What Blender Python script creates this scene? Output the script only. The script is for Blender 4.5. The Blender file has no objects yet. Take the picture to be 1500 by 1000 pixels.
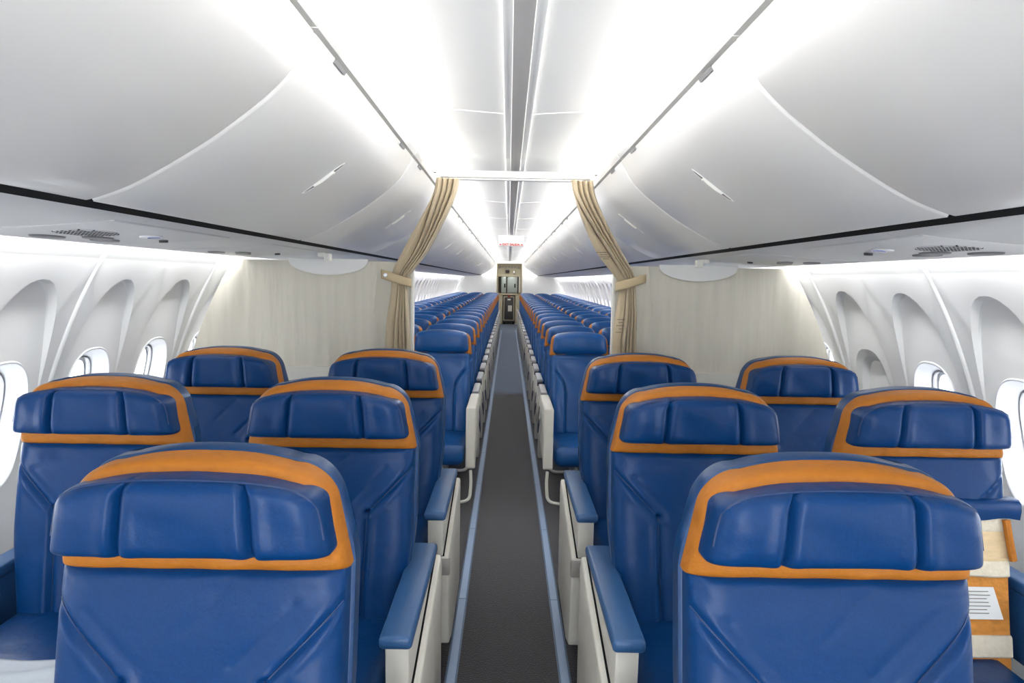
import bpy, bmesh, math, random
from mathutils import Vector, Matrix
random.seed(7)
C = bpy.context.scene.collection
PI = math.pi
SC = bpy.context.scene

# ------------------------------------------------------------------ helpers
def lerp(a, b, t): return a + (b - a) * t
def clamp(t, a=0.0, b=1.0): return max(a, min(b, t))
def sstep(a, b, x):
    t = clamp((x - a) / (b - a)); return t * t * (3 - 2 * t)

def finish(bm, name, mat, parent=None, smooth=True, angle=35, recalc=True):
    """turn a bmesh into ONE linked mesh object"""
    if recalc: bmesh.ops.recalc_face_normals(bm, faces=bm.faces[:])
    me = bpy.data.meshes.new(name)
    bm.to_mesh(me); bm.free()
    if smooth:
        me.polygons.foreach_set('use_smooth', [True] * len(me.polygons))
        try: me.set_sharp_from_angle(angle=math.radians(angle))
        except Exception: pass
    mats = mat if isinstance(mat, (list, tuple)) else [mat]
    for m in mats: me.materials.append(m)
    o = bpy.data.objects.new(name, me); C.objects.link(o)
    if parent: o.parent = parent
    return o

def empty(name, label, cat, loc=(0, 0, 0), group=None):
    o = bpy.data.objects.new(name, None); C.objects.link(o)
    o.empty_display_size = .05; o.location = loc
    return tag(o, label, cat, group)

def tag(o, label, cat, group=None):
    o['label'] = label; o['category'] = cat
    if group: o['group'] = group
    return o

def struct(o):
    o['kind'] = 'structure'; return o

def copy_tree(o, parent=None):
    c = o.copy(); C.objects.link(c)
    if parent: c.parent = parent
    for ch in list(o.children): copy_tree(ch, c)
    return c

def box(bm, x0, x1, y0, y1, z0, z1, r=0.0, seg=2):
    t = bmesh.new()
    bmesh.ops.create_cube(t, size=1)
    for v in t.verts:
        v.co = Vector((lerp(x0, x1, v.co.x + .5), lerp(y0, y1, v.co.y + .5), lerp(z0, z1, v.co.z + .5)))
    if r > 0:
        bmesh.ops.bevel(t, geom=t.edges[:], offset=r, segments=seg, affect='EDGES', profile=.5)
    merge(bm, t)

def merge(bm, t, mi=None):
    vm = {}
    for v in t.verts: vm[v] = bm.verts.new(v.co)
    for f in t.faces:
        try:
            g = bm.faces.new([vm[v] for v in f.verts]); g.material_index = f.material_index if mi is None else mi
        except ValueError: pass
    t.free()

def prism(bm, pts, a0, a1, axis='x', r=0.0, seg=2):
    """polygon extruded along an axis; pts are the two other coordinates in order"""
    t = bmesh.new()
    def P(p, a):
        if axis == 'x': return (a, p[0], p[1])
        if axis == 'y': return (p[0], a, p[1])
        return (p[0], p[1], a)
    A = [t.verts.new(P(p, a0)) for p in pts]; B = [t.verts.new(P(p, a1)) for p in pts]
    t.faces.new(A); t.faces.new(B[::-1])
    n = len(pts)
    for i in range(n): t.faces.new((A[i], A[(i + 1) % n], B[(i + 1) % n], B[i]))
    bmesh.ops.recalc_face_normals(t, faces=t.faces[:])
    if r > 0: bmesh.ops.bevel(t, geom=t.edges[:], offset=r, segments=seg, affect='EDGES', profile=.5)
    merge(bm, t)

def loft(bm, rings, closed=True, cap=True, mi=0):
    R = [[bm.verts.new(p) for p in r] for r in rings]
    n = len(R[0])
    for a, b in zip(R, R[1:]):
        for i in range(n if closed else n - 1):
            j = (i + 1) % n
            f = bm.faces.new((a[i], a[j], b[j], b[i])); f.material_index = mi
    if closed and cap:
        bm.faces.new(R[0][::-1]).material_index = mi; bm.faces.new(R[-1]).material_index = mi
    return R

def tube(bm, path, rad, n=10, cap=True):
    path = [Vector(p) for p in path]
    rings = []; up = None
    for i, p in enumerate(path):
        d = (path[min(i + 1, len(path) - 1)] - path[max(i - 1, 0)]).normalized()
        if up is None:
            up = Vector((0, 0, 1)) if abs(d.z) < .9 else Vector((1, 0, 0))
        s = d.cross(up).normalized(); up = s.cross(d).normalized()
        rr = rad[i] if isinstance(rad, (list, tuple)) else rad
        rings.append([p + (s * math.cos(a) + up * math.sin(a)) * rr for a in [2 * PI * k / n for k in range(n)]])
    loft(bm, rings, True, cap)

def fillet(pts, r, n=5):
    """round the corners of a polyline path"""
    pts = [Vector(p) for p in pts]; out = [pts[0]]
    for a, b, c in zip(pts, pts[1:], pts[2:]):
        d1 = (a - b); d2 = (c - b); k = min(r, d1.length * .45, d2.length * .45)
        p = b + d1.normalized() * k; q = b + d2.normalized() * k
        for i in range(n + 1):
            t = i / n; out.append(p * (1 - t) ** 2 + b * 2 * t * (1 - t) + q * t * t)
    out.append(pts[-1]); return out

def ease_grid(n, k=.75):
    """n+1 samples of [-1,1], denser at the ends"""
    out = []
    for i in range(n + 1):
        s = -1 + 2 * i / n
        out.append(lerp(s, math.sin(PI / 2 * s), k))
    return out

def pad(bm, zb, zt, hw, T, yc, tb, nu, nv, pu=6, pv=6, q=2.2, extra=None, k=.75, umin=-1, umax=1):
    """upholstered pad that faces -y. hw(v) half width, zt(u) top line, T(front thickness), yc(z) mid plane, tb back thickness"""
    us = [u for u in ease_grid(nu, k)]; vs = [(v + 1) / 2 for v in ease_grid(nv, k)]
    ztf = zt if callable(zt) else (lambda u: zt)
    zbf = zb if callable(zb) else (lambda u: zb)
    ycf = yc if callable(yc) else (lambda z: yc)
    def E(a, p): return max(0.0, 1 - abs(a) ** p) ** (1 / q)
    F = []; B = []
    for v in vs:
        fr = []; br = []
        for u in us:
            x = u * hw(v); z = lerp(zbf(u), ztf(u), v)
            e = E(u, pu) * E(2 * v - 1, pv)
            d = T * e + (extra(x, z, u, v) * e if extra else 0)
            fr.append(bm.verts.new((x, ycf(z) - d, z)))
            edge = abs(u) > .9999 or v < 1e-6 or v > 1 - 1e-6
            br.append(fr[-1] if (edge and tb == 0) else bm.verts.new((x * (1 if not edge else 1), ycf(z) + tb, z)))
        F.append(fr); B.append(br)
    for j in range(nv):
        for i in range(nu):
            bm.faces.new((F[j][i], F[j][i + 1], F[j + 1][i + 1], F[j + 1][i]))
            if tb: bm.faces.new((B[j][i], B[j + 1][i], B[j + 1][i + 1], B[j][i + 1]))
    if tb:
        loop = [(0, i) for i in range(nu)] + [(j, nu) for j in range(nv)] + [(nv, i) for i in range(nu, 0, -1)] + [(j, 0) for j in range(nv, 0, -1)]
        for a, b in zip(loop, loop[1:] + loop[:1]):
            bm.faces.new((F[a[0]][a[1]], B[a[0]][a[1]], B[b[0]][b[1]], F[b[0]][b[1]]))
    return F

def corner_hw(w0, w1, rt, rb, h):
    """half width along v in [0,1] from w0 (bottom) to w1 (top) with rounded corners"""
    def f(v):
        w = lerp(w0, w1, v)
        d = (1 - v) * h
        if d < rt: w -= rt - math.sqrt(max(0, rt * rt - (rt - d) ** 2))
        d = v * h
        if d < rb: w -= rb - math.sqrt(max(0, rb * rb - (rb - d) ** 2))
        return w
    return f

def segdist(px, pz, a, b):
    ax, az = a; bx, bz = b
    t = clamp(((px - ax) * (bx - ax) + (pz - az) * (bz - az)) / ((bx - ax) ** 2 + (bz - az) ** 2))
    return math.hypot(px - ax - t * (bx - ax), pz - az - t * (bz - az))

# ------------------------------------------------------------------ materials
def mat(name, col, rough=.5, metal=0.0, bump=None, var=None, coat=0.0, spec=.5, emit=None, estr=0, sheen=0.0):
    m = bpy.data.materials.new(name); m.use_nodes = True
    nt = m.node_tree; n = nt.nodes; b = n['Principled BSDF']
    b.inputs['Base Color'].default_value = (*col, 1); b.inputs['Roughness'].default_value = rough
    b.inputs['Metallic'].default_value = metal; b.inputs['Specular IOR Level'].default_value = spec
    b.inputs['Coat Weight'].default_value = coat; b.inputs['Sheen Weight'].default_value = sheen
    if emit:
        b.inputs['Emission Color'].default_value = (*emit, 1); b.inputs['Emission Strength'].default_value = estr
    if bump or var:
        tc = n.new('ShaderNodeTexCoord')
    if var:      # (scale, amount, stretch)
        sc, amt, st = var
        mp = n.new('ShaderNodeMapping'); mp.inputs['Scale'].default_value = st
        nz = n.new('ShaderNodeTexNoise'); nz.inputs['Scale'].default_value = sc; nz.inputs['Detail'].default_value = 4
        nt.links.new(tc.outputs['Object'], mp.inputs[0]); nt.links.new(mp.outputs[0], nz.inputs['Vector'])
        mx = n.new('ShaderNodeMix'); mx.data_type = 'RGBA'
        mx.inputs['A'].default_value = (*[c * (1 - amt) for c in col], 1)
        mx.inputs['B'].default_value = (*[min(1, c * (1 + amt)) for c in col], 1)
        nt.links.new(nz.outputs['Fac'], mx.inputs['Factor']); nt.links.new(mx.outputs['Result'], b.inputs['Base Color'])
    prev = None
    for (sc, strength, dist, st) in (bump or []):
        mp = n.new('ShaderNodeMapping'); mp.inputs['Scale'].default_value = st
        nz = n.new('ShaderNodeTexNoise'); nz.inputs['Scale'].default_value = sc; nz.inputs['Detail'].default_value = 3
        nt.links.new(tc.outputs['Object'], mp.inputs[0]); nt.links.new(mp.outputs[0], nz.inputs['Vector'])
        bp = n.new('ShaderNodeBump'); bp.inputs['Strength'].default_value = strength; bp.inputs['Distance'].default_value = dist
        nt.links.new(nz.outputs['Fac'], bp.inputs['Height'])
        if prev: nt.links.new(prev.outputs[0], bp.inputs['Normal'])
        prev = bp
    if prev: nt.links.new(prev.outputs[0], b.inputs['Normal'])
    return m

U = (1, 1, 1)
M = {}
M['leather'] = mat('blue_leather', (.0016, .037, .145), .36, bump=[(9, .25, .02, (1, 1, 1.3)), (240, .12, .002, U)], var=(260, .30, U), spec=.24)
M['leather_edge'] = mat('blue_leather_edge', (.002, .040, .14), .33, bump=[(200, .2, .002, U)])
M['leather_eco'] = mat('blue_leather_economy', (.0025, .072, .265), .36, bump=[(12, .2, .02, U)], var=(120, .12, U))
M['dark_piping'] = mat('navy_piping', (.006, .03, .11), .45)
M['orange'] = mat('orange_fabric', (.43, .140, .004), .62, bump=[(14, .35, .02, (1, 1, 2)), (300, .2, .002, U)], var=(60, .12, U))
M['arm_pad'] = mat('blue_arm_pad', (.026, .095, .24), .38, bump=[(260, .3, .002, U)], var=(200, .12, U))
M['white_plastic'] = mat('cream_plastic', (.74, .71, .64), .42, var=(30, .04, U))
M['pale_plastic'] = mat('pale_plastic', (.78, .77, .72), .38)
M['grey_plastic'] = mat('grey_plastic', (.45, .45, .46), .4)
M['ledge'] = mat('taupe_plastic', (.30, .28, .26), .45)
M['dark_plastic'] = mat('dark_plastic', (.035, .035, .045), .45)
M['black'] = mat('black_rubber', (.003, .003, .004), .7, spec=.12)
M['tube'] = mat('cream_painted_tube', (.68, .67, .60), .35)
M['belt'] = mat('navy_webbing', (.012, .016, .06), .7)
M['metal'] = mat('brushed_metal', (.60, .61, .63), .3, metal=1.0)
M['liner'] = mat('white_liner', (.80, .80, .79), .48, var=(3, .015, U))
M['bin'] = mat('white_bin_plastic', (.78, .77, .75), .33, var=(2.5, .02, U), coat=.15)
M['ceil'] = mat('ceiling_panel_white', (.80, .80, .79), .4)
M['ceil_mid'] = mat('ceiling_channel_grey', (.70, .67, .64), .4)
M['psu'] = mat('service_panel_grey', (.66, .66, .66), .42, var=(6, .02, U))
M['psu_dark'] = mat('service_inset_grey', (.22, .22, .23), .5)
M['blue_lens'] = mat('blue_indicator_lens', (.05, .10, .55), .2)
M['cream_fabric'] = mat('cream_divider_fabric', (.70, .665, .575), .8, bump=[(5, .5, .03, (3, 1, .35)), (180, .15, .002, U)], var=(5, .09, (5, 1, .3)))
M['cream_low'] = mat('cream_lower_panel', (.76, .74, .68), .7, bump=[(160, .1, .002, U)])
M['curtain'] = mat('beige_curtain_fabric', (.50, .41, .28), .82, bump=[(8, .25, .01, (2, 2, .4)), (260, .2, .002, U)], sheen=.2)
M['curtain_band'] = mat('tan_strap_fabric', (.50, .40, .25), .8, bump=[(200, .2, .002, U)])
M['label_ink'] = mat('grey_label_print', (.16, .14, .11), .8)
M['tan_label'] = mat('tan_label_cloth', (.53, .44, .30), .8)
M['foam'] = mat('tan_foam', (.62, .25, .045), .85, bump=[(60, .5, .01, U)], var=(30, .35, (1, 1, 2)))
M['foam_pale'] = mat('pale_foam', (.72, .55, .33), .85, bump=[(40, .4, .01, (1, 1, 3))], var=(14, .18, (1, 1, 5)))
M['hook'] = mat('cream_hook_strip', (.70, .63, .50), .9, bump=[(150, .5, .004, U)], var=(60, .15, U))
M['sheet'] = mat('pale_grey_cloth', (.46, .50, .55), .7, bump=[(20, .3, .01, U)])
M['paper'] = mat('white_paper_label', (.80, .80, .79), .7)
M['frame'] = mat('window_reveal_white', (.80, .81, .83), .4)
M['seal'] = mat('window_seal_grey', (.30, .30, .32), .5)
M['sign'] = mat('white_sign_face', (.46, .46, .46), .5, emit=(1, 1, 1), estr=.06)
M['red_ink'] = mat('red_lettering', (.42, .006, .004), .6, spec=.1)
M['steel_door'] = mat('pale_galley_door', (.52, .60, .60), .3, metal=.3)
M['galley'] = mat('galley_cream', (.68, .63, .50), .45)
M['cart'] = mat('dark_cart_panel', (.060, .058, .066), .4)
M['strip'] = mat('blue_grey_floor_strip', (.30, .40, .58), .4, var=(40, .1, (1, .05, 1)))
M['strip_edge'] = mat('floor_strip_edge', (.10, .16, .26), .45)
M['led'] = mat('led_tube', (1, 1, 1), .5, emit=(1, 1, 1), estr=8)

# carpet: dark woven pile, slightly mauve forward, rear-cabin sheen painted in as a bluer tone
def carpet_mat():
    m = bpy.data.materials.new('aisle_carpet'); m.use_nodes = True
    nt = m.node_tree; n = nt.nodes; b = n['Principled BSDF']
    tc = n.new('ShaderNodeTexCoord')
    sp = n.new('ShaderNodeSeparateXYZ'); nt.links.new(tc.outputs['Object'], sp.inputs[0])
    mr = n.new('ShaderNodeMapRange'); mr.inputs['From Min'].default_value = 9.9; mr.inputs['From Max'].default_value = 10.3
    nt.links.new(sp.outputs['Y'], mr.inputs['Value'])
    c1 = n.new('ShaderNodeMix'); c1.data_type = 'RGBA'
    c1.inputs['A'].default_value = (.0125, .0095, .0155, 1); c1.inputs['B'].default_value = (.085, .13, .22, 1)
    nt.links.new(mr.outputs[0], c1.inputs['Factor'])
    nz = n.new('ShaderNodeTexNoise'); nz.inputs['Scale'].default_value = 130; nz.inputs['Detail'].default_value = 2
    nt.links.new(tc.outputs['Object'], nz.inputs['Vector'])
    mx = n.new('ShaderNodeMix'); mx.data_type = 'RGBA'; mx.blend_type = 'MULTIPLY'
    rm = n.new('ShaderNodeMapRange'); rm.inputs['To Min'].default_value = .5; rm.inputs['To Max'].default_value = 1.5
    nt.links.new(nz.outputs['Fac'], rm.inputs['Value'])
    mx.inputs['Factor'].default_value = 1
    nt.links.new(c1.outputs['Result'], mx.inputs['A']); nt.links.new(rm.outputs[0], mx.inputs['B'])
    nt.links.new(mx.outputs['Result'], b.inputs['Base Color'])
    b.inputs['Roughness'].default_value = .75; b.inputs['Sheen Weight'].default_value = .35; b.inputs['Sheen Roughness'].default_value = .4
    bp = n.new('ShaderNodeBump'); bp.inputs['Strength'].default_value = .6; bp.inputs['Distance'].default_value = .006
    nt.links.new(nz.outputs['Fac'], bp.inputs['Height']); nt.links.new(bp.outputs[0], b.inputs['Normal'])
    return m
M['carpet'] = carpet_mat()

def glass_mat():
    m = bpy.data.materials.new('window_glazing'); m.use_nodes = True
    nt = m.node_tree; n = nt.nodes
    b = n['Principled BSDF']; out = n['Material Output']
    b.inputs['Base Color'].default_value = (1, 1, 1, 1); b.inputs['Roughness'].default_value = .05
    tr = n.new('ShaderNodeBsdfTransparent'); mx = n.new('ShaderNodeMixShader'); mx.inputs[0].default_value = .08
    nt.links.new(tr.outputs[0], mx.inputs[1]); nt.links.new(b.outputs[0], mx.inputs[2]); nt.links.new(mx.outputs[0], out.inputs[0])
    return m
M['glass'] = glass_mat()

Y0, Y1 = -1.6, 23.2          # cabin start (behind the camera) and aft partition
DIV = 3.85                   # class divider
CAM = Vector((-.025, 0, 1.55))

# ------------------------------------------------------------------ setting: floor
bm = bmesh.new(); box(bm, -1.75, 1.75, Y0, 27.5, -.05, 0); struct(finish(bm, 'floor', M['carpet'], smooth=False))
def floor_strip(name, x, yb, ye):
    bm = bmesh.new()
    box(bm, x - .024, x + .024, yb, ye, .001, .005, .0015, 1)
    o = finish(bm, name, M['strip_edge']); struct(o)
    bm = bmesh.new()
    for a in range(int((ye - yb) / 1.016) + 1):
        s = yb + a * 1.016; e = min(ye, s + 1.010)
        if e > s: box(bm, x - .0165, x + .0165, s, e, .005, .0085, .002, 1)
    struct(finish(bm, 'strip_insert', M['strip'], o))
floor_strip('trim_1', -.222, Y0, 22.8); floor_strip('trim_2', .222, Y0, 22.8)

# ------------------------------------------------------------------ setting: side walls with sculpted window bays
PROF = [(1.665, 0), (1.695, .12), (1.720, .28), (1.73, .48), (1.738, .70), (1.728, .91), (1.69, 1.10), (1.632, 1.275), (1.56, 1.445), (1.495, 1.570), (1.455, 1.630), (1.420, 1.685), (1.390, 1.74), (1.36, 1.82)]
def wall_x(z):
    P = PROF
    if z <= 0: return P[0][0]
    for i in range(len(P) - 1):
        if P[i][1] <= z <= P[i + 1][1]:
            p0 = P[max(0, i - 1)]; p1 = P[i]; p2 = P[i + 1]; p3 = P[min(len(P) - 1, i + 2)]
            h = p2[1] - p1[1]; t = (z - p1[1]) / h
            m1 = (p2[0] - p0[0]) / (p2[1] - p0[1]) * h; m2 = (p3[0] - p1[0]) / (p3[1] - p1[1]) * h
            return (2*t**3-3*t*t+1)*p1[0] + (t**3-2*t*t+t)*m1 + (-2*t**3+3*t*t)*p2[0] + (t**3-t*t)*m2
    return P[-1][0]
def wall_n(z):
    e = .01; d = (wall_x(min(1.81, z + e)) - wall_x(max(.0, z - e))) / (min(1.81, z + e) - max(.0, z - e))
    l = math.hypot(1, d); return (1 / l, -d / l)        # outward normal (x, z)
WP, WZ = .52, 1.03           # window pitch and centre height
CELL_Z0, CELL_Z1 = .64, 1.60
def inH(s, d): return (abs(s) / .115) ** 3 + (abs(d) / .165) ** 3 < 1          # the opening
def inB(s, d): return (abs(s) / .160) ** 2.6 + (abs(d) / .222) ** 2.6 < 1      # outer edge of the reveal
def inA(s, d):                                                                   # the tall sculpted bay
    if d > 0: return (abs(s) / .205) ** 2.3 + (d / .49) ** 2.3 < 1
    return (abs(s) / .205) ** 4 + (abs(d) / .33) ** 4 < 1
def reach(f, cs, sn):
    lo, hi = 0, 1.5
    for _ in range(30):
        m = (lo + hi) / 2
        if f(m * cs, m * sn): lo = m
        else: hi = m
    return lo
cell_rect = []
nS, nZ = 14, 34
for i in range(nS): cell_rect.append((lerp(-WP/2, WP/2, i / nS), CELL_Z0 - WZ))
for i in range(nZ): cell_rect.append((WP/2, lerp(CELL_Z0, CELL_Z1, i / nZ) - WZ))
for i in range(nS): cell_rect.append((lerp(WP/2, -WP/2, i / nS), CELL_Z1 - WZ))
for i in range(nZ): cell_rect.append((-WP/2, lerp(CELL_Z1, CELL_Z0, i / nZ) - WZ))
def bay_depth(d): return lerp(.001, .030, sstep(.05, .42, d))
dirs = []
for s, d in cell_rect:
    l = math.hypot(s, d); cs, sn = s / l, d / l
    dirs.append((cs, sn, reach(inH, cs, sn), reach(inB, cs, sn), min(reach(inA, cs, sn), l * .97), l))
def wpt(side, y, s, d, disp):
    z = WZ + d; nx, nz = wall_n(z)
    return (side * (wall_x(z) + nx * disp), y + s, z + nz * disp)
WIN_Y = [2.40 + WP * k for k in range(-7, 41)]
def make_wall(side, name):
    bm = bmesh.new()
    for yc in WIN_Y:
        rings = []
        def ring(fr, fdisp):
            rings.append([wpt(side, yc, fr(q) * q[0], fr(q) * q[1], fdisp(fr(q) * q[1])) for q in dirs])
        blank = side > 0 and abs(yc - 3.44) < .1
        if blank:
            ring(lambda q: q[2] * .02, lambda d: .040 * sstep(-.10, .16, d) + .012)
            ring(lambda q: q[2] * .6, lambda d: .040 * sstep(-.10, .16, d) + .012)
            ring(lambda q: q[2] * .95, lambda d: .040 * sstep(-.10, .16, d) + .012)
            ring(lambda q: lerp(q[2], q[3], .35), lambda d: bay_depth(d) + .018 * sstep(-.1, .16, d))
        ring(lambda q: q[3], bay_depth)
        for t in (.2, .4, .6, .8, .94): ring(lambda q, t=t: lerp(q[3], q[4], t), bay_depth)
        ring(lambda q: q[4] * .985, lambda d: bay_depth(d) * .85)
        ring(lambda q: q[4] * 1.0, lambda d: bay_depth(d) * .3)
        ring(lambda q: min(q[4] * 1.012, q[5] * .99), lambda d: 0)
        ring(lambda q: q[5], lambda d: 0)
        loft(bm, rings, True, False)
    ya, yb = WIN_Y[0] - WP / 2, WIN_Y[-1] + WP / 2
    ny = len(WIN_Y) * nS
    for zs in ([lerp(0, CELL_Z0, i / 10) for i in range(11)], [lerp(CELL_Z1, 1.82, i / 8) for i in range(9)]):
        loft(bm, [[(side * wall_x(z), y, z) for z in zs] for y in (ya, (ya + yb) / 2, yb)], False, False)
    # upright joint beads between the two-window panels
    for k in range(-3, 21):
        y = 2.66 + 1.04 * k
        if not ya < y < yb: continue
        zs = [lerp(.1, 1.74, i / 40) for i in range(41)]
        rg = []
        for z in zs:
            nx, nz = wall_n(z); r = []
            for (dy, dn) in ((-.014, .001), (-.008, -.006), (-.002, -.009), (.003, -.009), (.008, -.005), (.014, .001)):
                r.append((side * (wall_x(z) + nx * dn), y + dy, z + nz * dn))
            rg.append(r)
        loft(bm, rg, False, False)
    return struct(finish(bm, name, M['liner'], recalc=False, angle=13))
for side, nm in ((-1, 'wall_left'), (1, 'wall_right')):
    w = make_wall(side, nm)
# windows: reveal, seal and pane (one mesh set per side, copied along the cabin)
def make_window(side, yc, name):
    bm = bmesh.new(); rings = []
    def ring(fr, fdisp):
        rings.append([wpt(side, yc, fr(q) * q[0], fr(q) * q[1], fdisp(fr(q) * q[1])) for q in dirs])
    ring(lambda q: q[3], bay_depth)
    ring(lambda q: lerp(q[3], q[2], .05), lambda d: bay_depth(d) - .004)
    ring(lambda q: lerp(q[3], q[2], .14), lambda d: bay_depth(d) - .003)
    ring(lambda q: lerp(q[3], q[2], .3), lambda d: bay_depth(d) + .012)
    ring(lambda q: lerp(q[3], q[2], .6), lambda d: bay_depth(d) + .030)
    ring(lambda q: lerp(q[3], q[2], .85), lambda d: .056)
    ring(lambda q: q[2], lambda d: .062)
    ring(lambda q: q[2], lambda d: .085)
    loft(bm, rings, True, False)
    o = struct(finish(bm, name, M['frame'], recalc=False, angle=50))
    bm = bmesh.new(); rings = []
    ring(lambda q: q[2] * 1.035, lambda d: .0585); ring(lambda q: q[2] * 1.03, lambda d: .0555); ring(lambda q: q[2] * 1.0, lambda d: .0565); ring(lambda q: q[2] * .985, lambda d: .063)
    loft(bm, rings, True, False); finish(bm, 'window_seal', M['seal'], o, recalc=False)
    bm = bmesh.new(); rings = []
    ring(lambda q: q[2] * 1.0, lambda d: .080); ring(lambda q: q[2] * .93, lambda d: .080); ring(lambda q: q[2] * .90, lambda d: .074)
    loft(bm, rings, True, False); finish(bm, 'inner_rim', M['frame'], o, recalc=False)
    bm = bmesh.new()
    vs = [bm.verts.new(wpt(side, yc, q[2] * q[0], q[2] * q[1], .078)) for q in dirs]
    vs2 = [bm.verts.new(wpt(side, yc, q[2] * q[0], q[2] * q[1], .084)) for q in dirs]
    bm.faces.new(vs); bm.faces.new(vs2[::-1])
    finish(bm, 'pane', M['glass'], o, smooth=False)
    return o
wn = 0
for side in (-1, 1):
    first = None
    for yc in WIN_Y:
        if side > 0 and abs(yc - 3.44) < .1: continue
        wn += 1
        if first is None:
            first = make_window(side, yc, 'window_%d' % wn); fy = yc
        else:
            c = copy_tree(first); c.name = 'window_%d' % wn; c.location.y = yc - fy

# ------------------------------------------------------------------ setting: ceiling
CPROF = [(.047, 2.150), (.12, 2.155), (.20, 2.160), (.28, 2.166), (.36, 2.168), (.43, 2.164), (.50, 2.152), (.57, 2.130), (.62, 2.104), (.66, 2.075)]
bm = bmesh.new()
seams = [2.74 + 1.55 * k for k in range(-3, 14)]
edges = [Y0] + [s for s in seams if Y0 < s < Y1] + [Y1]
for a, b in zip(edges, edges[1:]):
    for sx in (-1, 1):
        rg = []
        for (y, dz) in ((a + .002, .006), (a + .005, -.002), (a + .02, -.003), ((a + b) / 2, 0), (b - .02, 0), (b - .004, 0), (b - .002, .006)):
            rg.append([(sx * x, y, z + dz * (1 if x < .4 else .2)) for x, z in CPROF])
        loft(bm, rg, False, False)
box(bm, -.75, .75, Y0, Y1, 2.20, 2.22)
struct(finish(bm, 'ceiling', M['ceil'], angle=60))
# lengthwise centre channel: two white flanges and a grey floor between
bm = bmesh.new(); box(bm, -.027, .027, Y0, Y1, 2.1335, 2.16)
struct(finish(bm, 'trim_3', M['ceil_mid'], smooth=False))
bm = bmesh.new()
for sx in (-1, 1):
    for a, b in ((Y0, .6), (.603, 3.62), (3.623, 6.7), (6.703, 9.8), (9.803, 12.9), (12.903, 16), (16.003, 19), (19.003, 22), (22.003, Y1)):
        x0, x1 = sorted((sx * .024, sx * .050)); box(bm, x0, x1, a, b, 2.1305, 2.16, .003, 2)
struct(finish(bm, 'trim_4', M['ceil']))
# bin-top valance on each side with the cove light behind it
def valance(sx, name):
    bm = bmesh.new()
    for k in range(-3, 14):
        a = 1.53 + 1.524 * (k - 1) + .003; b = a + 1.518
        a = max(a, Y0); b = min(b, Y1)
        if b - a < .1: continue
        ys = [(a, 0), (a + .02, .004), (a + .20, .003), (a + .23, -.002), (b - .24, -.002), (b - .21, .003), (b - .02, .004), (b, 0)]
        rg = []
        for y, w in ys:
            pts = [(.416, 2.036), (.409 - w, 2.046), (.402 - w, 2.057), (.401 - w, 2.060), (.405 - w, 2.062), (.415, 2.056), (.50, 2.050), (.50, 2.037)]
            rg.append([(sx * x, y, z + .010) for x, z in pts])
        loft(bm, rg, True, True)
    return struct(finish(bm, name, M['bin']))
valance(-1, 'trim_5'); valance(1, 'trim_6')

# ------------------------------------------------------------------ setting: service panel ledge below the bins, black gap strip
def psu_ledge(sx, n1, n2):
    bm = bmesh.new()
    for k in range(-2, 22):
        a = max(Y0, 1.86 + 1.016 * (k - 1)); b = min(Y1, a + 1.012)
        if b - a < .05: continue
        pts = [(.905, 1.674), (.93, 1.664), (1.0, 1.655), (1.15, 1.644), (1.30, 1.636), (1.375, 1.631), (1.388, 1.634), (1.388, 1.645), (1.15, 1.665), (.905, 1.69)]
        loft(bm, [[(sx * x, y, z + .013) for x, z in pts] for y in (a, b)], True, True)
    struct(finish(bm, n1, M['psu'], angle=40))
    bm = bmesh.new()
    prism(bm, [(sx * .875, 1.716), (sx * .877, 1.6965), (sx * .906, 1.685), (sx * .912, 1.713)], Y0, Y1, 'y')
    struct(finish(bm, n2, M['black'], smooth=False))
psu_ledge(-1, 'trim_7', 'trim_8'); psu_ledge(1, 'trim_9', 'trim_10')

# ------------------------------------------------------------------ overhead bins
BINP = [(.420, 2.028), (.446, 1.985), (.475, 1.941), (.520, 1.897), (.571, 1.857), (.629, 1.815), (.713, 1.763), (.788, 1.722), (.84, 1.701), (.875, 1.690), (.888, 1.690)]
def smooth_prof(P, n=3):
    out = []
    for i in range(len(P) - 1):
        p0, p1, p2, p3 = P[max(0, i - 1)], P[i], P[i + 1], P[min(len(P) - 1, i + 2)]
        for j in range(n):
            t = j / n
            out.append(tuple(.5 * (2*p1[c] + (p2[c]-p0[c])*t + (2*p0[c]-5*p1[c]+4*p2[c]-p3[c])*t*t + (-p0[c]+3*p1[c]-3*p2[c]+p3[c])*t**3) for c in (0, 1)))
    out.append(P[-1]); return out
BINP = [(x, z + .010) for x, z in BINP]
BINS = smooth_prof(BINP)
def bin_point(t):      # point + outward (towards aisle) normal + tangent on the face profile, t in 0..1 by index
    f = t * (len(BINS) - 1); i = min(int(f), len(BINS) - 2); u = f - i
    a, b = BINS[i], BINS[i + 1]
    tx, tz = b[0] - a[0], b[1] - a[1]; l = math.hypot(tx, tz); tx /= l; tz /= l
    return (lerp(a[0], b[0], u), lerp(a[1], b[1], u)), (tz, -tx), (tx, tz)
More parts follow.
